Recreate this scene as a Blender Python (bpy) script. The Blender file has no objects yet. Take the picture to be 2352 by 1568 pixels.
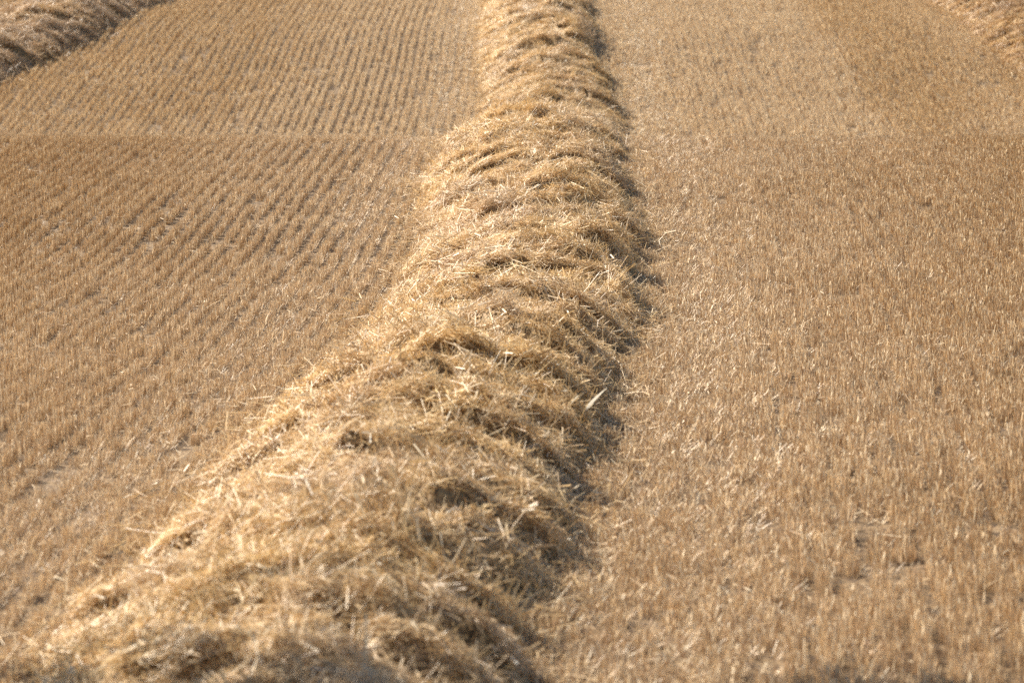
import bpy, bmesh, math, random
import numpy as np
from mathutils import Vector, Matrix

rng = np.random.default_rng(7)
random.seed(7)
scene = bpy.context.scene
C = scene.collection

# ------------------------------------------------------------------ camera
LENS = 100.0
FPX = LENS / 36.0 * 2352.0            # focal length in pixels of a 2352 px wide picture
PITCH = 0.18445
HC = 3.235
cam_d = bpy.data.cameras.new("camera")
cam = bpy.data.objects.new("camera", cam_d); C.objects.link(cam)
cam.location = (0, 0, HC)
cam.rotation_euler = (math.pi / 2 - PITCH, 0, 0)
cam_d.lens = LENS; cam_d.sensor_width = 36.0
cam_d.clip_start = 0.1; cam_d.clip_end = 3000
cam_d.dof.use_dof = True
cam_d.dof.focus_distance = 22.0
cam_d.dof.aperture_fstop = 3.0
scene.camera = cam

# ------------------------------------------------------------------ sky, sun, exposure
SUN_AZ = math.radians(57)     # to the left of straight ahead
SUN_EL = math.radians(37)
world = bpy.data.worlds.new("World"); scene.world = world
world.use_nodes = True
wn = world.node_tree.nodes; wl = world.node_tree.links
sky = wn.new("ShaderNodeTexSky"); sky.sky_type = 'NISHITA'; sky.sun_disc = False
sky.sun_elevation = SUN_EL; sky.sun_rotation = -SUN_AZ
wl.new(sky.outputs[0], wn["Background"].inputs[0])
wn["Background"].inputs[1].default_value = 0.05
sun_d = bpy.data.lights.new("sun", 'SUN'); sun_d.energy = 5.0; sun_d.angle = math.radians(0.53)
sun_d.color = (1.0, 0.93, 0.82)
sun = bpy.data.objects.new("sun", sun_d); C.objects.link(sun)
SDIR = Vector((-math.cos(SUN_EL) * math.sin(SUN_AZ), math.cos(SUN_EL) * math.cos(SUN_AZ), math.sin(SUN_EL)))
sun.rotation_euler = SDIR.to_track_quat('Z', 'Y').to_euler()
scene.view_settings.view_transform = 'Standard'
scene.view_settings.look = 'None'
scene.view_settings.exposure = 1.3
scene.view_settings.gamma = 1.0
scene.cycles.use_denoising = False
scene.cycles.max_bounces = 5
scene.cycles.diffuse_bounces = 3

# ------------------------------------------------------------------ helpers
def tag(o, label=None, cat=None, group=None, kind=None):
    if label: o["label"] = label
    if cat: o["category"] = cat
    if group: o["group"] = group
    if kind: o["kind"] = kind
    return o

_PERM = np.random.default_rng(3).integers(0, 1 << 30, 4096)
def _hash(ix, iy, seed):
    return _PERM[(_PERM[(ix + seed * 131) & 4095] + iy) & 4095]
def noise(x, y, seed=0):
    """smooth gradient noise, about -1..1"""
    x = np.asarray(x, float); y = np.asarray(y, float)
    ix = np.floor(x).astype(np.int64); iy = np.floor(y).astype(np.int64)
    fx = x - ix; fy = y - iy
    u = fx * fx * fx * (fx * (fx * 6 - 15) + 10); v = fy * fy * fy * (fy * (fy * 6 - 15) + 10)
    def g(dx, dy):
        a = (_hash(ix + dx, iy + dy, seed) & 1023) * (2 * math.pi / 1024)
        return np.cos(a) * (fx - dx) + np.sin(a) * (fy - dy)
    a = g(0, 0) * (1 - u) + g(1, 0) * u
    b = g(0, 1) * (1 - u) + g(1, 1) * u
    return (a * (1 - v) + b * v) * 1.5
def fbm(x, y, seed=0, octaves=3):
    s = 0; a = 1.0; t = 0
    for k in range(octaves):
        s = s + a * noise(x * 2 ** k, y * 2 ** k, seed + k); t += a; a *= 0.55
    return s / t
def sstep(a, b, x):
    t = np.clip((x - a) / (b - a), 0, 1); return t * t * (3 - 2 * t)

def pchip(xs, ys):
    xs = np.array(xs, float); ys = np.array(ys, float)
    m = np.gradient(ys, xs)
    def f(x):
        x = np.asarray(x, float)
        xc = np.clip(x, xs[0], xs[-1])
        i = np.clip(np.searchsorted(xs, xc) - 1, 0, len(xs) - 2)
        h = xs[i + 1] - xs[i]; t = (xc - xs[i]) / h
        r = (2*t**3 - 3*t**2 + 1) * ys[i] + (t**3 - 2*t**2 + t) * h * m[i] + (-2*t**3 + 3*t**2) * ys[i+1] + (t**3 - t**2) * h * m[i+1]
        return r + np.where(x < xs[0], (x - xs[0]) * m[0], 0) + np.where(x > xs[-1], (x - xs[-1]) * m[-1], 0)
    return f

def new_mesh(name, verts, quads, attrs=None, tris=None, smooth=True):
    me = bpy.data.meshes.new(name)
    nv = len(verts); me.vertices.add(nv)
    me.vertices.foreach_set("co", np.ascontiguousarray(verts, dtype=np.float32).ravel())
    nq = len(quads); nt = 0 if tris is None else len(tris)
    loops = np.ascontiguousarray(quads, dtype=np.int32).ravel()
    if nt: loops = np.concatenate([loops, np.ascontiguousarray(tris, dtype=np.int32).ravel()])
    me.loops.add(len(loops)); me.loops.foreach_set("vertex_index", loops.astype(np.int32))
    me.polygons.add(nq + nt)
    starts = np.concatenate([np.arange(nq) * 4, nq * 4 + np.arange(nt) * 3]).astype(np.int32)
    me.polygons.foreach_set("loop_start", starts)
    me.polygons.foreach_set("use_smooth", np.full(nq + nt, smooth, dtype=bool))
    for k, a in (attrs or {}).items():
        at = me.attributes.new(k, 'FLOAT', 'POINT')
        at.data.foreach_set("value", np.ascontiguousarray(a, dtype=np.float32))
    me.update(calc_edges=True)
    return me

def add(name, me, mat, parent=None):
    o = bpy.data.objects.new(name, me); C.objects.link(o)
    if mat is not None:
        me.materials.clear(); me.materials.append(mat)
    if parent is not None: o.parent = parent
    return o

def norm(v):
    return v / np.maximum(np.linalg.norm(v, axis=1, keepdims=True), 1e-9)

def stalks(P, D, L, W, bend, nseg, sides, attrs, taper=0.8):
    """many thin stalks: P start, D direction, L length, W diameter; V section (sides=2) or closed prism (sides=3)"""
    n = len(P)
    R = rng.normal(size=(n, 3))
    if sides == 2:
        R = R * 0.5 + np.array([0, 0, 1.0])
    S = norm(np.cross(D, R)); U = np.cross(S, D)
    B = norm(rng.normal(size=(n, 3))); B = B - D * np.sum(B * D, axis=1, keepdims=True)
    ring = 3
    V = np.zeros((n, nseg + 1, ring, 3))
    for k in range(nseg + 1):
        t = k / nseg
        ctr = P + D * (L * t)[:, None] + B * (bend * L * 4 * t * (1 - t))[:, None] if nseg > 1 else P + D * (L * t)[:, None]
        w = (W * (1 - (1 - taper) * t) * 0.5)[:, None]
        if sides == 2:
            V[:, k, 0] = ctr - S * w; V[:, k, 1] = ctr + U * w * 0.7; V[:, k, 2] = ctr + S * w
        else:
            V[:, k, 0] = ctr - S * w * 0.87 - U * w * 0.5; V[:, k, 1] = ctr + S * w * 0.87 - U * w * 0.5; V[:, k, 2] = ctr + U * w
    base = (np.arange(n) * (nseg + 1) * ring)[:, None]
    q = []
    for k in range(nseg):
        for j in range(sides):
            a = k * ring + j; b = k * ring + (j + 1) % ring
            q.append(np.concatenate([base + a, base + b, base + b + ring, base + a + ring], axis=1))
    Q = np.stack(q, axis=1).reshape(-1, 4)
    at = {k: np.repeat(a, (nseg + 1) * ring) for k, a in attrs.items()}
    tt = np.tile(np.repeat(np.arange(nseg + 1) / nseg, ring), n)
    at["along"] = tt
    return V.reshape(-1, 3), Q, at

def scatter(name, P, rot, scl, pick, tone, sources, mat, parent=None):
    """one object: many small bunches set on points"""
    n = len(P)
    me = bpy.data.meshes.new(name); me.vertices.add(n)
    me.vertices.foreach_set("co", np.ascontiguousarray(P, dtype=np.float32).ravel())
    a = me.attributes.new("rot", 'FLOAT_VECTOR', 'POINT'); a.data.foreach_set("vector", np.ascontiguousarray(rot, dtype=np.float32).ravel())
    a = me.attributes.new("scl", 'FLOAT_VECTOR', 'POINT'); a.data.foreach_set("vector", np.ascontiguousarray(scl, dtype=np.float32).ravel())
    a = me.attributes.new("pick", 'INT', 'POINT'); a.data.foreach_set("value", np.ascontiguousarray(pick, dtype=np.int32))
    a = me.attributes.new("tone", 'FLOAT', 'POINT'); a.data.foreach_set("value", np.ascontiguousarray(tone, dtype=np.float32))
    me.update()
    o = add(name, me, mat, parent)
    col = bpy.data.collections.new(name + "_bunches")
    for k, m in enumerate(sources):
        m.materials.clear(); m.materials.append(mat)
        col.objects.link(bpy.data.objects.new(name + "_bunch_%02d" % k, m))
    ng = bpy.data.node_groups.new(name + "_scatter", 'GeometryNodeTree')
    ng.interface.new_socket("Geometry", in_out='INPUT', socket_type='NodeSocketGeometry')
    ng.interface.new_socket("Geometry", in_out='OUTPUT', socket_type='NodeSocketGeometry')
    N = ng.nodes; Lk = ng.links
    gi = N.new("NodeGroupInput"); go = N.new("NodeGroupOutput")
    ci = N.new("GeometryNodeCollectionInfo"); ci.inputs["Collection"].default_value = col
    ci.inputs["Separate Children"].default_value = True; ci.inputs["Reset Children"].default_value = True
    m2p = N.new("GeometryNodeMeshToPoints")
    iop = N.new("GeometryNodeInstanceOnPoints"); iop.inputs["Pick Instance"].default_value = True
    def na(nm, ty):
        x = N.new("GeometryNodeInputNamedAttribute"); x.data_type = ty; x.inputs["Name"].default_value = nm
        return [q for q in x.outputs if q.enabled and q.name == "Attribute"][0]
    e2r = N.new("FunctionNodeEulerToRotation")
    Lk.new(gi.outputs[0], m2p.inputs["Mesh"]); Lk.new(m2p.outputs[0], iop.inputs["Points"])
    Lk.new(ci.outputs[0], iop.inputs["Instance"]); Lk.new(na("pick", 'INT'), iop.inputs["Instance Index"])
    Lk.new(na("rot", 'FLOAT_VECTOR'), e2r.inputs[0]); Lk.new(e2r.outputs[0], iop.inputs["Rotation"])
    Lk.new(na("scl", 'FLOAT_VECTOR'), iop.inputs["Scale"]); Lk.new(iop.outputs[0], go.inputs[0])
    md = o.modifiers.new("scatter", 'NODES'); md.node_group = ng
    return o

# ------------------------------------------------------------------ terrain
def ray_z(v, d, lift=0.0):
    return HC - d * math.tan(PITCH + math.atan((v - 784) / FPX)) - lift
_tv = [(1568, 10.35), (1450, 11.0), (1300, 12.1), (1150, 13.5), (1000, 15.2), (850, 17.6), (700, 20.6), (600, 22.9), (500, 25.1), (405, 27.6), (352, 29.6)]
_fv = [(318, 38.0), (220, 41.2), (122, 44.5), (60, 47.0), (22, 49.6)]
ty = [-60, -6, 4, 8] + [d for v, d in _tv] + [31.2, 33.6, 36.0] + [d for v, d in _fv] + [51.8, 55, 62, 75, 120, 300, 900]
zc = ray_z(352, 29.6, 0.06)
zf = ray_z(318, 38.0, 0.06)
ze = ray_z(22, 49.6, 0.06)
tz = [0.9, 0.9, 0.35, 0.06] + [ray_z(v, d, 0.06) for v, d in _tv] + [zc - 0.02, zc - 0.42, zf - 0.22] + [ray_z(v, d, 0.06) for v, d in _fv] + [ze + 0.06, ze - 0.12, ze - 0.8, ze - 1.6, ze - 2.5, ze - 1.0, ze + 4]
terr = pchip(ty, tz)
def ground_z(x, y):
    x = np.asarray(x, float); y = np.asarray(y, float)
    z = terr(y)
    return z + 0.05 * noise(x * 0.16 + 3, y * 0.16, 21) * sstep(0, 6, np.abs(x) + 2) + 0.045 * noise(x * 0.45 + 9, y * 0.3, 23) + 0.012 * noise(x * 0.9, y * 0.9, 22)

# centre line of the main windrow, from the photograph: x as a function of distance
xc_main = pchip([5, 9.5, 11, 12.1, 13.6, 15.2, 17.6, 20.9, 23.2, 25, 27.4, 30, 34, 38.5, 41, 44, 48, 52, 60],
                [-1.38, -0.97, -0.85, -0.72, -0.57, -0.40, -0.20, 0.05, 0.17, 0.2, 0.17, 0.27, 0.45, 0.56, 0.56, 0.5, 0.46, 0.5, 0.6])
# drill rows run along a smoother line
xrow = pchip([-60, 5, 11, 20, 30, 40, 52, 70, 900], [-6.0, -1.45, -0.85, -0.12, 0.3, 0.52, 0.6, 0.9, 20])

# ------------------------------------------------------------------ materials
def mat_new(name):
    m = bpy.data.materials.new(name); m.use_nodes = True
    nt = m.node_tree; nt.nodes.clear()
    out = nt.nodes.new("ShaderNodeOutputMaterial")
    return m, nt, out
def ramp(nt, fac, stops):
    r = nt.nodes.new("ShaderNodeValToRGB"); e = r.color_ramp.elements
    while len(e) > 1: e.remove(e[-1])
    e[0].position = stops[0][0]; e[0].color = (*stops[0][1], 1)
    for p, c in stops[1:]:
        x = e.new(p); x.color = (*c, 1)
    nt.links.new(fac, r.inputs[0]); return r.outputs[0]
def mixc(nt, fac, a, b, mode='MIX'):
    m = nt.nodes.new("ShaderNodeMix"); m.data_type = 'RGBA'; m.blend_type = mode
    if isinstance(fac, float): m.inputs[0].default_value = fac
    else: nt.links.new(fac, m.inputs[0])
    for i, s in ((6, a), (7, b)):
        if isinstance(s, tuple): m.inputs[i].default_value = (*s, 1)
        else: nt.links.new(s, m.inputs[i])
    return m.outputs[2]
def attr(nt, name, kind='GEOMETRY'):
    a = nt.nodes.new("ShaderNodeAttribute"); a.attribute_type = kind; a.attribute_name = name; return a.outputs["Fac"]

def straw_material(name, stops_a, stops_b, rough=0.4, trans=0.18, source='attr', spec=0.5):
    m, nt, out = mat_new(name)
    if source == 'attr':
        f = attr(nt, "rnd"); tone = attr(nt, "tone")
    elif source == 'inst':
        f = attr(nt, "rnd"); tone = attr(nt, "tone", 'INSTANCER')
    else:
        oi = nt.nodes.new("ShaderNodeObjectInfo"); f = oi.outputs["Random"]; tone = f
    ca = ramp(nt, f, stops_a); cb = ramp(nt, f, stops_b)
    col = mixc(nt, tone, ca, cb)
    p = nt.nodes.new("ShaderNodeBsdfPrincipled")
    nt.links.new(col, p.inputs["Base Color"]); p.inputs["Roughness"].default_value = rough
    p.inputs["Specular IOR Level"].default_value = spec
    t = nt.nodes.new("ShaderNodeBsdfTranslucent"); nt.links.new(col, t.inputs[0])
    mx = nt.nodes.new("ShaderNodeMixShader"); mx.inputs[0].default_value = trans
    nt.links.new(p.outputs[0], mx.inputs[1]); nt.links.new(t.outputs[0], mx.inputs[2])
    nt.links.new(mx.outputs[0], out.inputs[0])
    return m

# tone 0 = pinkish grey straw, tone 1 = golden straw
M_STRAW = straw_material("windrow_straw",
    [(0, (0.31, 0.185, 0.095)), (0.3, (0.51, 0.35, 0.20)), (0.65, (0.66, 0.49, 0.305)), (0.93, (0.77, 0.62, 0.44)), (1, (0.87, 0.79, 0.65))],
    [(0, (0.34, 0.18, 0.06)), (0.3, (0.57, 0.37, 0.15)), (0.65, (0.73, 0.522, 0.255)), (0.93, (0.83, 0.655, 0.39)), (1, (0.87, 0.78, 0.60))], trans=0.22)
M_STRAW_I = straw_material("bunched_straw",
    [(0, (0.31, 0.185, 0.095)), (0.3, (0.51, 0.35, 0.20)), (0.65, (0.66, 0.49, 0.305)), (0.93, (0.77, 0.62, 0.44)), (1, (0.87, 0.79, 0.65))],
    [(0, (0.34, 0.18, 0.06)), (0.3, (0.57, 0.37, 0.15)), (0.65, (0.73, 0.522, 0.255)), (0.93, (0.83, 0.655, 0.39)), (1, (0.87, 0.78, 0.60))], trans=0.22, source='inst')
M_STRAW_ONE = straw_material("single_straw",
    [(0, (0.45, 0.30, 0.13)), (0.5, (0.58, 0.42, 0.2)), (1, (0.68, 0.55, 0.34))],
    [(0, (0.45, 0.28, 0.10)), (0.5, (0.60, 0.41, 0.17)), (1, (0.70, 0.56, 0.33))], source='obj')
M_LEAF = straw_material("pale_leaf",
    [(0, (0.70, 0.63, 0.50)), (1, (0.8, 0.75, 0.64))], [(0, (0.70, 0.63, 0.50)), (1, (0.8, 0.75, 0.64))], rough=0.3, trans=0.3, source='obj')
# tone 0 = brown clean stubble, tone 1 = pale stubble dusted with chaff
M_STUB = straw_material("stubble_straw",
    [(0, (0.25, 0.138, 0.064)), (0.35, (0.49, 0.32, 0.162)), (0.7, (0.70, 0.512, 0.287)), (1, (0.90, 0.75, 0.50))],
    [(0, (0.35, 0.22, 0.13)), (0.35, (0.60, 0.435, 0.262)), (0.7, (0.79, 0.62, 0.40)), (1, (0.93, 0.82, 0.62))], rough=0.55, trans=0.07, spec=0.2)
M_STUB_I = straw_material("standing_stubble",
    [(0, (0.25, 0.138, 0.064)), (0.35, (0.49, 0.32, 0.162)), (0.7, (0.70, 0.512, 0.287)), (1, (0.90, 0.75, 0.50))],
    [(0, (0.35, 0.22, 0.13)), (0.35, (0.60, 0.435, 0.262)), (0.7, (0.79, 0.62, 0.40)), (1, (0.93, 0.82, 0.62))], rough=0.42, trans=0.07, spec=0.4, source='inst')

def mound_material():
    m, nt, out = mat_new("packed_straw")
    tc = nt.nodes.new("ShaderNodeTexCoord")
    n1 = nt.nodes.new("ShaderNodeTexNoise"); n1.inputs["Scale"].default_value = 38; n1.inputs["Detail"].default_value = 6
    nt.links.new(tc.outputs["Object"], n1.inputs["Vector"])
    col = ramp(nt, n1.outputs[0], [(0.3, (0.16, 0.095, 0.04)), (0.5, (0.28, 0.175, 0.075)), (0.7, (0.42, 0.29, 0.135))])  # inner straw darkened in colour to stand for shade in the crevices
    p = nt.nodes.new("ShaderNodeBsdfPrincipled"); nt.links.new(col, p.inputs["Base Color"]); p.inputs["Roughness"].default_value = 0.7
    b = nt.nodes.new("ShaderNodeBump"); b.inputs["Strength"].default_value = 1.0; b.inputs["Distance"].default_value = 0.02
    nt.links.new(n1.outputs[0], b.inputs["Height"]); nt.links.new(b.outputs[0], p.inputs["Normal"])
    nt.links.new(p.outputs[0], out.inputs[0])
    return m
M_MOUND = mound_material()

def field_material():
    m, nt, out = mat_new("stubble_field_soil")
    tc = nt.nodes.new("ShaderNodeTexCoord")
    def nz(scale, det):
        n = nt.nodes.new("ShaderNodeTexNoise"); n.inputs["Scale"].default_value = scale; n.inputs["Detail"].default_value = det
        nt.links.new(tc.outputs["Object"], n.inputs["Vector"]); return n.outputs[0]
    soil = ramp(nt, nz(9, 6), [(0.3, (0.055, 0.032, 0.016)), (0.7, (0.12, 0.072, 0.036))])
    chaff = ramp(nt, nz(60, 4), [(0.3, (0.15, 0.09, 0.04)), (0.7, (0.32, 0.21, 0.10))])
    cov = ramp(nt, nz(26, 5), [(0.38, (0, 0, 0)), (0.56, (0.9, 0.9, 0.9))])
    col = mixc(nt, cov, soil, chaff)
    p = nt.nodes.new("ShaderNodeBsdfPrincipled"); nt.links.new(col, p.inputs["Base Color"]); p.inputs["Roughness"].default_value = 0.85
    b = nt.nodes.new("ShaderNodeBump"); b.inputs["Strength"].default_value = 0.8; b.inputs["Distance"].default_value = 0.03
    nt.links.new(nz(34, 6), b.inputs["Height"]); nt.links.new(b.outputs[0], p.inputs["Normal"])
    nt.links.new(p.outputs[0], out.inputs[0])
    return m
M_FIELD = field_material()

# ------------------------------------------------------------------ ground sheet
def geo_axis(lo, hi, step, far, grow=1.18):
    a = list(np.arange(lo, hi + 1e-6, step)); s = step
    while a[-1] < far: s *= grow; a.append(a[-1] + s)
    s = step
    while a[0] > -far: s *= grow; a.insert(0, a[0] - s)
    return np.array(a)
gx = geo_axis(-14, 14, 0.28, 700); gy = geo_axis(4, 58, 0.22, 800)
GX, GY = np.meshgrid(gx, gy)
GZ = ground_z(GX, np.clip(GY, -60, 900))
nx, ny = len(gx), len(gy)
ii = (np.arange(ny - 1)[:, None] * nx + np.arange(nx - 1)[None, :]).ravel()
quads = np.stack([ii, ii + 1, ii + 1 + nx, ii + nx], axis=1)
o = add("ground", new_mesh("ground", np.stack([GX, GY, GZ], -1).reshape(-1, 3), quads), M_FIELD)
tag(o, "brown soil of the harvested field under the stubble", kind="structure")

# ------------------------------------------------------------------ windrows
class Row:
    def __init__(s, pts, W, H, seed, amp=0.155, tb=0.0, rb=0.0):
        s.tb, s.rb = tb, rb
        s.W, s.H, s.seed, s.amp = W, H, seed, amp
        pts = np.array(pts, float)
        d = np.concatenate([[0], np.cumsum(np.linalg.norm(np.diff(pts, axis=0), axis=1))])
        s.fx, s.fy, s.len = pchip(d, pts[:, 0]), pchip(d, pts[:, 1]), d[-1]
    def frame(s, t):
        e = 0.15
        x, y = s.fx(t), s.fy(t)
        tx, ty_ = s.fx(t + e) - s.fx(t - e), s.fy(t + e) - s.fy(t - e)
        l = np.sqrt(tx**2 + ty_**2); return x, y, tx / l, ty_ / l
    def xy(s, t, q):
        x, y, tx, ty_ = s.frame(t)
        return x + ty_ * q, y - tx * q          # q > 0 is the side away from the sun
    def half(s, t, side):
        n = fbm(t * 0.75, np.full_like(t, side * 7.3), s.seed + 5, 3)
        n2 = noise(t * 0.17, np.full_like(t, side * 3.1), s.seed + 9)
        n3 = noise(t * 3.6, np.full_like(t, side * 5.7), s.seed + 10)
        return s.W * (1 + 0.17 * n + 0.10 * n2 + 0.07 * n3) * np.where(side > 0, 0.97, 1.06)
    def lap(s, t, q):
        wx = 0.75 * noise(t * 0.6, q * 0.8, s.seed + 2) + 0.34 * noise(t * 2.1, q * 2.0, s.seed + 12) + 0.06 * noise(t * 7, q * 7, s.seed + 13)
        p = t / 0.58 + wx + 0.12 * q / s.W; k = np.floor(p)
        return p - k, sstep(-0.3, 0.35, noise(k * 0.73 + 0.37, q * 1.5 + k * 3.1, s.seed + 3))
    def h(s, t, q):
        sd = np.where(q > 0, 1.0, -1.0)
        a = np.abs(q) / s.half(t, sd)
        prof = np.clip(1 - np.power(np.clip(a, 0, 1.4), np.where(q > 0, 2.5, 1.7)), 0, 1) ** np.where(q > 0, 0.85, 1.0)
        H = s.H * (0.86 + 0.14 * sstep(2.5, 5.0, t)) * (1 + 0.16 * noise(t * 0.33, t * 0 + 1.7, s.seed + 1))
        # lapped bundles: steep towards the camera, sloping away behind
        f, m = s.lap(t, q)
        saw = np.where(f < 0.07, sstep(0, 0.07, f), 1 - (f - 0.07) / 0.93)
        z = prof * H + prof ** 0.4 * s.amp * (0.3 + 0.7 * sstep(3.0, 5.2, t)) * (saw - 0.45) * (0.2 + 0.95 * m)
        p2 = t / 0.29 + 0.9 * noise(t * 1.3, q * 1.3, s.seed + 14); f2 = p2 - np.floor(p2); k2 = np.floor(p2)
        saw2 = np.where(f2 < 0.14, sstep(0, 0.14, f2), 1 - (f2 - 0.14) / 0.86)
        m2 = sstep(-0.1, 0.5, noise(k2 * 0.61, q * 2.1 + k2 * 1.7, s.seed + 15))
        z = z + prof ** 0.5 * 0.10 * (saw2 - 0.45) * m2
        z = z + prof ** 0.6 * (0.06 * noise(t * 2.6, q * 2.6, s.seed + 6) + 0.035 * noise(t * 6.5, q * 6.5, s.seed + 7))
        return np.maximum(z, 0) * 1.0 + (a < 1.05) * 0.0
    def pos(s, t, q):
        x, y = s.xy(t, q)
        return np.stack([x, y, ground_z(x, y) + s.h(t, q)], -1)
    def normal(s, t, q, e=0.035):
        a = s.pos(t + e, q) - s.pos(t - e, q); b = s.pos(t, q + e) - s.pos(t, q - e)
        return norm(np.cross(b, a))

def windrow_root(row, label, t0, t1):
    root = bpy.data.objects.new("straw_windrow", None); C.objects.link(root)
    bx, by = row.xy(np.array([(t0 + t1) / 2]), np.array([0.0]))
    root.location = (float(bx[0]), float(by[0]), float(ground_z(bx, by)[0]))
    tag(root, label, "straw windrow", "straw windrows across the stubble field")
    return root

def straw_bunch(n, size, width, seed, rb=0.0):
    g = np.random.default_rng(seed)
    P = np.stack([g.uniform(-size, size, n), g.uniform(-size, size, n), g.uniform(-0.03, 0.022, n)], -1)
    th = g.normal(0, 0.75, n) + np.where(g.random(n) < 0.5, 0, math.pi); el = g.normal(0.08, 0.25, n)
    wild = g.random(n) < 0.10; el = np.where(wild, g.uniform(0.3, 1.1, n), el)
    D = np.stack([np.cos(th) * np.cos(el), np.sin(th) * np.cos(el), np.sin(el)], -1)
    L = np.clip(g.lognormal(math.log(0.115), 0.45, n), 0.03, 0.30); W = g.uniform(0.7, 1.3, n) * width
    fl = g.random(n) < 0.09; W = np.where(fl, W * 2.2, W); L = np.where(fl, L * 0.75, L)
    rnd = np.clip(g.beta(1.9, 1.7, n) + rb + 0.12 * fl, 0, 1)
    V, Q, at = stalks(P - D * (L * 0.5)[:, None], D, L, W, g.normal(0, 0.025, n), 2, 2, {"rnd": rnd})
    return new_mesh("straw_bunch", V, Q, at)
def euler_to(N, spin):
    """rotations that turn Z to N after a spin about Z"""
    out = np.zeros((len(N), 3))
    for i in range(len(N)):
        q = Vector(N[i]).to_track_quat('Z', 'Y') @ Matrix.Rotation(spin[i], 3, 'Z').to_quaternion()
        out[i] = q.to_euler()
    return out

def fill_windrow(root, row, dens, t0, t1, nseg, wscale, tstep=0.07, ncross=46, bunches=150, bwidth=0.0043):
    off = np.array(root.location)
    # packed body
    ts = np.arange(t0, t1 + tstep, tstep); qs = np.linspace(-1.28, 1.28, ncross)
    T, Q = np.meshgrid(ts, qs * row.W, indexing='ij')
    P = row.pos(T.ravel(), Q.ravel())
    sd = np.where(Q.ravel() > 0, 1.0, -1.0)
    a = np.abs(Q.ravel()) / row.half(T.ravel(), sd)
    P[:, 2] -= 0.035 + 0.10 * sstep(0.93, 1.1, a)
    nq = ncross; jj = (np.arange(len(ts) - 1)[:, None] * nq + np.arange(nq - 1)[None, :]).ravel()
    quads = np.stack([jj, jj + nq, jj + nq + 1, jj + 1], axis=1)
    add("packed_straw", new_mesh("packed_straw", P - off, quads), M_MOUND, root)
    # bunched straw
    n = int(bunches * (t1 - t0) * row.W * 2.2)
    t = rng.uniform(t0, t1, n); q = rng.uniform(-1.06, 1.06, n) * row.W
    a = np.abs(q) / row.half(t, np.where(q > 0, 1.0, -1.0)); f, m = row.lap(t, q)
    k = (a < 1.03) & ~((f < 0.085) & (m > 0.35) & (rng.random(n) < 0.85))      # the steep fronts stay open
    t, q, f, m = t[k], q[k], f[k], m[k]; n = len(t)
    P = row.pos(t, q); N = row.normal(t, q, 0.05)
    over = (sstep(0.30, 0.09, f) * m * rng.uniform(0.3, 1.0, n))[:, None]       # and the tops hang over them
    fx_, fy_, ftx, fty = row.frame(t)
    P = P + over * np.stack([-0.10 * ftx, -0.10 * fty, np.full(n, 0.025)], -1); N[:, 2] = np.maximum(N[:, 2], 0.2); N = norm(N)
    th = 2.6 * noise(t * 1.1, q * 1.3, row.seed + 30) + rng.normal(0, 0.5, n)
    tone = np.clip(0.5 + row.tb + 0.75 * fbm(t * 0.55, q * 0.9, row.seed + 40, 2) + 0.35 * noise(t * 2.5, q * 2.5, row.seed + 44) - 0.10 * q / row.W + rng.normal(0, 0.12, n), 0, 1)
    sc = rng.uniform(0.85, 1.2, n)
    o = scatter("bunched_straw", P - off, euler_to(N, th), np.stack([sc, sc, sc], -1), rng.integers(0, 10, n), tone,
                [straw_bunch(36, 0.085, bwidth, row.seed * 100 + k, row.rb) for k in range(10)], M_STRAW_I, root)
    tag(o, kind="stuff")
    # loose straw over it
    n = int(dens * (t1 - t0) * row.W * 2.8)
    t = rng.uniform(t0, t1, n)
    q = rng.uniform(-1.4, 1.4, n) * row.W
    sd = np.where(q > 0, 1.0, -1.0)
    a = np.abs(q) / row.half(t, sd)
    keep = rng.random(n) < np.maximum(np.clip((1.12 - a) / 0.14, 0, 1), 0.28 * np.clip((1.42 - a) / 0.35, 0, 1) ** 1.5)
    f, m = row.lap(t, q)
    keep &= ~((f < 0.085) & (m > 0.35) & (rng.random(n) < 0.7))
    t, q, a = t[keep], q[keep], a[keep]; n = len(t)
    P = row.pos(t, q); N = row.normal(t, q)
    N[:, 2] = np.maximum(N[:, 2], 0.15); N = norm(N)
    # direction: a swirling field of bundles plus scatter
    th = 1.9 * noise(t * 1.1, q * 1.3, row.seed + 30) * 1.5 + 0.9 * noise(t * 3.3, q * 3.3, row.seed + 31) + rng.normal(0, 0.8, n)
    x_, y_, tx, ty_ = row.frame(t)
    A = np.stack([ty_, -tx, 0 * tx], -1); B = np.stack([tx, ty_, 0 * tx], -1)
    flip = np.where(rng.random(n) < 0.5, 1.0, -1.0)
    D = (A * np.cos(th)[:, None] + B * np.sin(th)[:, None]) * flip[:, None]
    D = norm(D - N * np.sum(D * N, axis=1, keepdims=True))
    el = rng.normal(0.10, 0.24, n)
    wild = rng.random(n) < 0.13
    el = np.where(wild, rng.uniform(0.35, 1.15, n), el)
    D = norm(D * np.cos(el)[:, None] + N * np.sin(el)[:, None])
    L = np.clip(rng.lognormal(math.log(0.115), 0.45, n), 0.04, 0.34)
    L = np.where(wild, L * 0.8, L)
    W = rng.uniform(0.0028, 0.0052, n) * wscale
    flake = rng.random(n) < 0.07
    W = np.where(flake, W * 2.1, W); L = np.where(flake, L * 0.7, L)
    lift = rng.uniform(-0.02, 0.035, n) + np.where(a > 1.0, rng.uniform(0.0, 0.07, n), 0.0)
    P = P + N * lift[:, None] - D * (L * rng.uniform(0.2, 0.7, n) * np.where(wild, 0.3, 1.0))[:, None]
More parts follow.
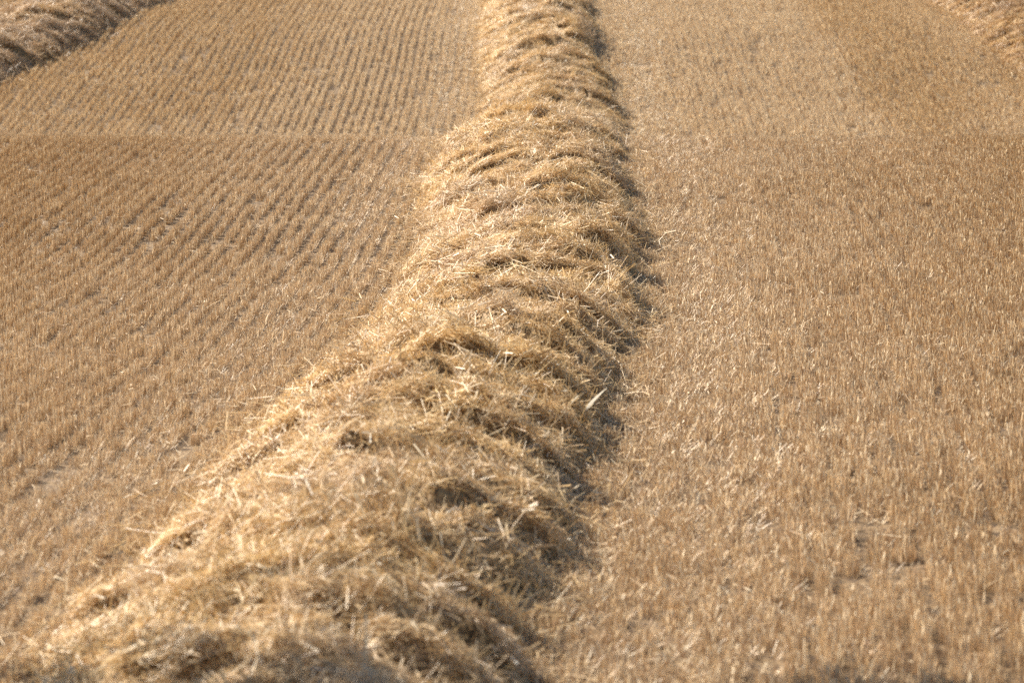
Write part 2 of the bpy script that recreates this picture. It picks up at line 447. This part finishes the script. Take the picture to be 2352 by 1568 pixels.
    tone = np.clip(0.52 + row.tb + 0.75 * fbm(t * 0.55, q * 0.9, row.seed + 40, 2) + 0.35 * noise(t * 2.5, q * 2.5, row.seed + 44) - 0.10 * q / row.W + rng.normal(0, 0.2, n), 0, 1)
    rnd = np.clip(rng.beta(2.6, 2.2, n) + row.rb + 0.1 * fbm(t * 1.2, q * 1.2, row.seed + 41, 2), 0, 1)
    rnd = np.where(flake, np.clip(rnd + 0.12, 0, 1), rnd)
    bend = rng.normal(0, 0.03, n)
    V, Qd, at = stalks(P - off, D, L, W, bend, nseg, 2, {"rnd": rnd, "tone": tone})
    o = add("loose_straw", new_mesh("loose_straw", V, Qd, at), M_STRAW, root)
    tag(o, kind="stuff")

def main_pts(a, b):
    ys = np.arange(a, b + 0.5, 1.0)
    return np.stack([xc_main(ys), ys], -1)
row_main = Row(main_pts(6.0, 57.0), 0.93, 0.35, 50, 0.235, 0.12, 0.0)
# arc length and distance are nearly the same along the main row: t = y - 6
main_root = windrow_root(row_main, "wide golden straw windrow running up the middle of the stubble field", 3.3, 50)
fill_windrow(main_root, row_main, 1500, 2.2, 25.6, 2, 1.0, tstep=0.05, ncross=60, bunches=190)
fill_windrow(main_root, row_main, 300, 25.6, 30.5, 1, 1.25, tstep=0.10, ncross=40, bunches=60)
fill_windrow(main_root, row_main, 900, 30.5, 47.5, 1, 1.2, tstep=0.08, ncross=44, bwidth=0.0048)
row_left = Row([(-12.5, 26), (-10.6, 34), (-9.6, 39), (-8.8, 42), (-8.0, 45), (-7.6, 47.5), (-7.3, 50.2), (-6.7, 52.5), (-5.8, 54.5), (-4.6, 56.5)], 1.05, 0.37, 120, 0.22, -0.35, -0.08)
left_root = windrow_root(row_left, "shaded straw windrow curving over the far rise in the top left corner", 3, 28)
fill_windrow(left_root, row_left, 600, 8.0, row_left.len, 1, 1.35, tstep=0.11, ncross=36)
row_right = Row([(8.9, 34), (8.8, 38), (8.7, 42), (8.55, 46), (8.4, 50), (8.25, 54)], 0.95, 0.30, 210, 0.16, 0.1, -0.38)
right_root = windrow_root(row_right, "sunlit straw windrow cut off by the top right corner", 2, 20)
fill_windrow(right_root, row_right, 600, 3.0, row_right.len, 1, 1.3, tstep=0.11, ncross=36)

# ------------------------------------------------------------------ single straws that stand out on the near windrow
def straw_mesh(k):
    r = random.Random(k)
    n = 5; L = 1.0; w = 0.008 + 0.005 * r.random(); ring = 5
    kink = r.choice([0, 0, 0.12, -0.18]); cur = r.uniform(-0.08, 0.08)
    v = []; f = []
    for i in range(n + 1):
        t = i / n
        c = Vector((L * (t - 0.35), cur * 4 * t * (1 - t) + (kink * (t - 0.6) if t > 0.6 else 0), 0.3 * cur * math.sin(3 * t)))
        rr = w * (1 - 0.35 * t) * (1.25 if i == 2 else 1)
        for j in range(ring):
            a = 2 * math.pi * j / ring
            v.append(c + Vector((0, math.cos(a) * rr, math.sin(a) * rr)))
    for i in range(n):
        for j in range(ring):
            f.append((i * ring + j, i * ring + (j + 1) % ring, (i + 1) * ring + (j + 1) % ring, (i + 1) * ring + j))
    me = bpy.data.meshes.new("straw"); me.from_pydata(v, [], f)
    for p in me.polygons: p.use_smooth = True
    me.materials.append(M_STRAW_ONE); me.update(); return me
def leaf_mesh(k):
    r = random.Random(100 + k); n = 5; v = []; f = []
    for i in range(n + 1):
        t = i / n; w = 0.055 * (math.sin(math.pi * (0.12 + 0.86 * t)) ** 0.8)
        z = 0.18 * t * t * r.choice([1, 1]) ; tw = 0.7 * (t - 0.5)
        for s in (-1, 0, 1):
            v.append(((t - 0.3), s * w * math.cos(tw), z + s * w * math.sin(tw) + (0.015 if s else 0)))
    for i in range(n):
        for j in range(2): f.append((i * 3 + j, i * 3 + j + 1, (i + 1) * 3 + j + 1, (i + 1) * 3 + j))
    me = bpy.data.meshes.new("dry_leaf"); me.from_pydata(v, [], f)
    for p in me.polygons: p.use_smooth = True
    me.materials.append(M_LEAF); me.update(); return me
STRAWS = [straw_mesh(k) for k in range(8)]; LEAVES = [leaf_mesh(k) for k in range(3)]
def lay(name, me, t, q, az, el, L, root, row, lift):
    p = row.pos(np.array([t]), np.array([q]))[0] + np.array([0, 0, lift]) - np.array(root.location)
    o = bpy.data.objects.new(name, me); C.objects.link(o); o.parent = root
    o.location = p; o.rotation_euler = (random.uniform(0, 6.28), -el, az); o.scale = (L, L, L)
    return o
for k in range(292):
    t = 3.9 + 12.5 * random.random() ** 1.5; q = random.uniform(-0.88, 0.92)
    el = random.gauss(0.25, 0.25) if random.random() < 0.7 else random.uniform(0.4, 1.2)
    lay("straw", STRAWS[k % 8], t, q, random.gauss(math.pi / 3, 0.9) + random.choice([0, math.pi]), el, random.uniform(0.13, 0.26), main_root, row_main, random.uniform(0.0, 0.05))
for k in range(34):
    t = 4.0 + 20 * random.random() ** 1.2
    lay("dry_leaf", LEAVES[k % 3], t, random.uniform(-0.8, 0.85), random.uniform(0, 6.28), random.uniform(-0.1, 0.7), random.uniform(0.06, 0.13), main_root, row_main, 0.03)
lay("dry_leaf", LEAVES[0], 9.5, 0.80, 0.75, 0.7, 0.2, main_root, row_main, 0.10)

# ------------------------------------------------------------------ stubble
def chaff_amount(x, y):
    """1 beside a windrow, where the combine spread chaff and its wheels ran, 0 in the clean stubble between"""
    q = x - xrow(y)
    d = np.abs(q) + 0.5 * noise(x * 0.5, y * 0.12, 61) + 0.25 * noise(x * 1.7, y * 0.5, 62)
    c = 1 - sstep(1.2, 5.0, d)
    c = c + np.where((y > 34) & (q > 0), 0.38 * sstep(2.0, 3.2, q) * (1 - sstep(4.2, 5.2, q + 0.5 * noise(x * 0.8, y * 0.5, 63))), 0.0)
    qr = q + 0.25 * noise(x * 0.6, y * 0.25, 63)          # where the next pass of the combine began, on the sunny side of the next windrow
    return c - 0.75 * np.exp(-((qr - 5.3) / 0.55) ** 2) + 0.15 * np.exp(-((qr - 6.4) / 0.4) ** 2) - 0.2 * np.exp(-((qr - 7.3) / 0.5) ** 2)
def in_view(x, y, m):
    return np.abs(x) < 0.182 * y + m
ROW = 0.125
TUFT = 0.06
def stubble_tuft(n, spread, lean, height, width, seed, ba=1.0, bb=1.1):
    g = np.random.default_rng(seed)
    P = np.stack([g.uniform(-spread, spread, n), g.uniform(-0.042, 0.042, n), np.full(n, -0.012)], -1)
    D = norm(np.stack([g.normal(0, lean, n) + 0.8 * lean * (P[:, 0] / spread), g.normal(0, lean, n), np.ones(n)], -1))
    br = g.random(n) < 0.035; D[br, :2] = g.normal(0, 0.9, (int(br.sum()), 2)); D = norm(D)
    L = np.clip(g.normal(height, height * 0.15, n), 0.03, 0.3)
    V, Q, at = stalks(P, D, L, g.uniform(0.6, 1.3, n) * width, np.zeros(n), 1, 2, {"rnd": g.beta(ba, bb, n)}, taper=0.95)
    return new_mesh("stubble_tuft", V, Q, at)
def stubble(y0, y1, margin, nstem, width, name, label, seed, ba=1.0, bb=1.1):
    xmax = 0.182 * y1 + margin
    ks = np.arange(-int((xmax + 3) / ROW), int((xmax + 3) / ROW) + 1)
    m = int((y1 - y0) / TUFT)
    K, I = np.meshgrid(ks, np.arange(m), indexing='ij'); K = K.ravel(); I = I.ravel()
    y = y0 + (I + rng.random(len(I))) * TUFT
    q = K * ROW + 0.012 * np.floor(K / 24.0) + 0.014 * noise(y * 0.5, K * 1.37, 70) + rng.normal(0, 1, len(K)) * np.where(K > 0, 0.012, 0.005)
    x = xrow(y) + q
    thin = noise(y * 1.1, K * 0.9, 71) + 0.7 * noise(y * 3.5, K * 2.7, 72)
    thin = thin + np.where((x > 1.5) & (y > 36), 0.35 * noise(x * 0.22, y * 1.5, 73), 0)
    keep = in_view(x, y, margin) & (rng.random(len(K)) < np.clip(1.05 + 0.9 * thin, 0.35, 1.0)) & (np.abs(x - xc_main(y)) > 0.80)
    x, y, K, thin = x[keep], y[keep], K[keep], thin[keep]; n = len(x)
    q0 = x - xrow(y); qq = np.abs(q0); ch = chaff_amount(x, y)
    wheel = np.exp(-((qq - 1.45 - 0.12 * noise(y * 0.3, x * 0 + 4, 77)) / 0.42) ** 2) * np.clip(0.8 + 0.7 * noise(x * 0.9, y * 0.4, 78), 0, 1)
    track = np.exp(-((y - 38.0) / 1.6) ** 2)
    slope = (xrow(y + 0.1) - xrow(y - 0.1)) / 0.2
    rot = np.stack([rng.normal(0, 0.04, n) + 0.25 * wheel * rng.normal(0, 1, n), rng.normal(0, 0.04, n) + 0.3 * wheel * rng.normal(0, 1, n),
                    -np.arctan(slope) + np.where(rng.random(n) < 0.5, 0, math.pi) + rng.normal(0, 0.12, n)], -1)
    sz = np.clip(1 + 0.2 * thin + 0.10 * noise(x * 0.4, y * 0.4, 75) + rng.normal(0, 0.08, n) - 0.12 * wheel, 0.5, 1.5)
    scl = np.stack([rng.uniform(0.85, 1.15, n) * np.where(K > 0, 1.3, np.where(y > 35, 1.0, 0.78)), rng.uniform(0.9, 1.2, n), sz], -1)
    pick = np.where(rng.random(n) < 0.9 * wheel + 0.05, rng.integers(12, 20, n), rng.integers(0, 12, n))
    tone = np.clip(0.16 + ch + 0.35 * wheel + 0.60 * track + np.where((y > 35) & (np.abs(q0) < 4.6 + 0.5 * noise(x * 0.9, y * 0.6, 64)), 0.28, 0.0) + 0.45 * fbm(x * 0.45, y * 0.28, 81, 3) + rng.normal(0, 0.14, n), 0, 1)
    src = [stubble_tuft(nstem, 0.031, 0.06, 0.080, width, seed + j, ba, bb) for j in range(12)] + [stubble_tuft(nstem, 0.045, 0.38, 0.075, width, seed + 50 + j, ba, bb) for j in range(8)]
    o = scatter(name, np.stack([x, y, ground_z(x, y)], -1), rot, scl, pick, tone, src, M_STUB_I)
    tag(o, label, "stubble", kind="stuff")
stubble(8.6, 32.0, 1.8, 32, 0.0036, "stubble", "cut cereal stubble in drill rows on the near slope", 500)
stubble(36.4, 54.0, 2.6, 20, 0.0047, "stubble", "cut cereal stubble in drill rows on the far rise", 600, 1.35, 0.95)

# straw and chaff lying between the stalks
def litter(y0, y1, margin, dens, wscale, label):
    xm = 0.182 * y1 + margin
    n = int(dens * (y1 - y0) * 2 * xm)
    X = rng.uniform(-xm, xm, n); Y = rng.uniform(y0, y1, n)
    ch = chaff_amount(X, Y)
    keep = in_view(X, Y, margin) & (rng.random(n) < 0.05 + 0.22 * ch + 0.6 * np.exp(-((np.abs(X - xc_main(Y)) - 0.95) / 0.22) ** 2)) & (np.abs(X - xc_main(Y)) > 0.75)
    X, Y, ch = X[keep], Y[keep], ch[keep]; n = len(X)
    Z = ground_z(X, Y) + rng.uniform(0.005, 0.085, n)
    a = rng.uniform(0, 2 * math.pi, n); el = rng.normal(0, 0.28, n)
    D = np.stack([np.cos(a) * np.cos(el), np.sin(a) * np.cos(el), np.sin(el)], -1)
    flake = rng.random(n) < 0.18
    L = np.where(flake, rng.uniform(0.012, 0.03, n), np.clip(rng.lognormal(math.log(0.05), 0.5, n), 0.02, 0.2))
    W = np.where(flake, rng.uniform(0.004, 0.008, n), rng.uniform(0.0022, 0.0038, n)) * wscale
    rnd = np.clip(rng.beta(1.6, 2.4, n), 0, 1); tone = np.clip(0.45 + 0.5 * ch + rng.normal(0, 0.15, n), 0, 1)
    V, Q, at = stalks(np.stack([X, Y, Z], -1) - D * (L / 2)[:, None], D, L, W, np.zeros(n), 1, 2, {"rnd": rnd, "tone": tone})
    o = add("straw_litter", new_mesh("straw_litter", V, Q, at), M_STUB)
    tag(o, label, "straw litter", kind="stuff"); print("litter", n)
litter(8.6, 32.0, 1.6, 420, 1.0, "pale broken straw and chaff scattered between the near stubble rows")
litter(36.5, 54.0, 2.4, 160, 1.3, "pale broken straw and chaff scattered over the far rise")

# ------------------------------------------------------------------ hedgerow tree outside the frame whose shade reaches the bottom edge
def hedge_tree():
    ca = 1 / math.tan(SUN_EL)
    ax, ay = ca * math.sin(SUN_AZ), -ca * math.cos(SUN_AZ)
    tx, ty_ = -5.6, 12.0
    tz = float(ground_z(np.array([tx]), np.array([ty_]))[0])
    root = bpy.data.objects.new("field_tree", None); C.objects.link(root); root.location = (tx, ty_, tz)
    tag(root, "leafy field edge tree whose shade darkens the straw along the bottom edge", "tree")
    # clumps: where their shade falls, height, radius
    cl = [(-2.2, 9.65, 3.6, 0.8), (-1.7, 8.45, 3.9, 1.0), (-1.0, 8.05, 4.3, 1.05), (-0.1, 8.2, 4.8, 1.0), (0.5, 8.0, 5.3, 0.9), (1.5, 10.0, 5.4, 0.6), (0.9, 8.5, 5.8, 0.9), (1.8, 8.5, 6.1, 0.8), (-0.9, 6.9, 5.0, 1.2)]
    cen = [np.array([sx - ax * z, sy - ay * z, z]) for sx, sy, z, r in cl]
    bmv, bmf = [], []
    def limb(a, b, r0, r1, n=7):
        a = Vector(a); b = Vector(b); d = (b - a); q = d.to_track_quat('Z', 'Y'); base = len(bmv)
        for i in range(5):
            t = i / 4; c = a.lerp(b, t) + Vector((math.sin(t * 3.1) * 0.08, math.sin(t * 5) * 0.06, 0)); r = r0 + (r1 - r0) * t
            for j in range(n):
                bmv.append(c + q @ Vector((math.cos(6.283 * j / n) * r, math.sin(6.283 * j / n) * r, 0)))
        for i in range(4):
            for j in range(n): bmf.append((base + i * n + j, base + i * n + (j + 1) % n, base + (i + 1) * n + (j + 1) % n, base + (i + 1) * n + j))
    fork = (0.1, 0.1, 2.1)
    limb((0, 0, -0.15), fork, 0.19, 0.13)
    for c in cen: limb(fork, (c[0] - tx, c[1] - ty_, c[2] - tz), 0.085, 0.02)
    me = bpy.data.meshes.new("trunk"); me.from_pydata(bmv, [], bmf); me.update()
    mb, nt, out = mat_new("bark"); p = nt.nodes.new("ShaderNodeBsdfPrincipled"); p.inputs["Roughness"].default_value = 0.9
    nz = nt.nodes.new("ShaderNodeTexNoise"); nz.inputs["Scale"].default_value = 30
    nt.links.new(ramp(nt, nz.outputs[0], [(0.3, (0.06, 0.045, 0.03)), (0.7, (0.15, 0.12, 0.09))]), p.inputs["Base Color"]); nt.links.new(p.outputs[0], out.inputs[0])
    add("trunk", me, mb, root)
    Vs, Rs = [], []
    for c, (sx, sy, z, r) in zip(cen, cl):
        n = int(2600 * r * r); d = norm(rng.normal(size=(n, 3))); rad = r * rng.random(n) ** 0.45
        rad = rad * (0.85 + 0.3 * noise(d[:, 0] * 2.2 + sx, d[:, 2] * 2.2 + d[:, 1], 95))
        pos = c + d * rad[:, None] - np.array([tx, ty_, tz])
        a = norm(rng.normal(size=(n, 3))); b = norm(np.cross(a, rng.normal(size=(n, 3)))); s_ = rng.uniform(0.04, 0.075, n)[:, None]
        Vs.append(np.stack([pos - a * s_, pos + b * s_ * 0.55, pos + a * s_, pos - b * s_ * 0.55], axis=1).reshape(-1, 3)); Rs.append(np.repeat(rng.random(n), 4))
    V = np.concatenate(Vs); Q = np.arange(len(V)).reshape(-1, 4)
    ml = straw_material("tree_leaf", [(0, (0.03, 0.06, 0.02)), (1, (0.09, 0.13, 0.04))], [(0, (0.04, 0.07, 0.02)), (1, (0.10, 0.13, 0.05))], rough=0.5, trans=0.2)
    add("crown", new_mesh("crown", V, Q, {"rnd": np.concatenate(Rs), "tone": np.concatenate(Rs)}, smooth=False), ml, root)
hedge_tree()
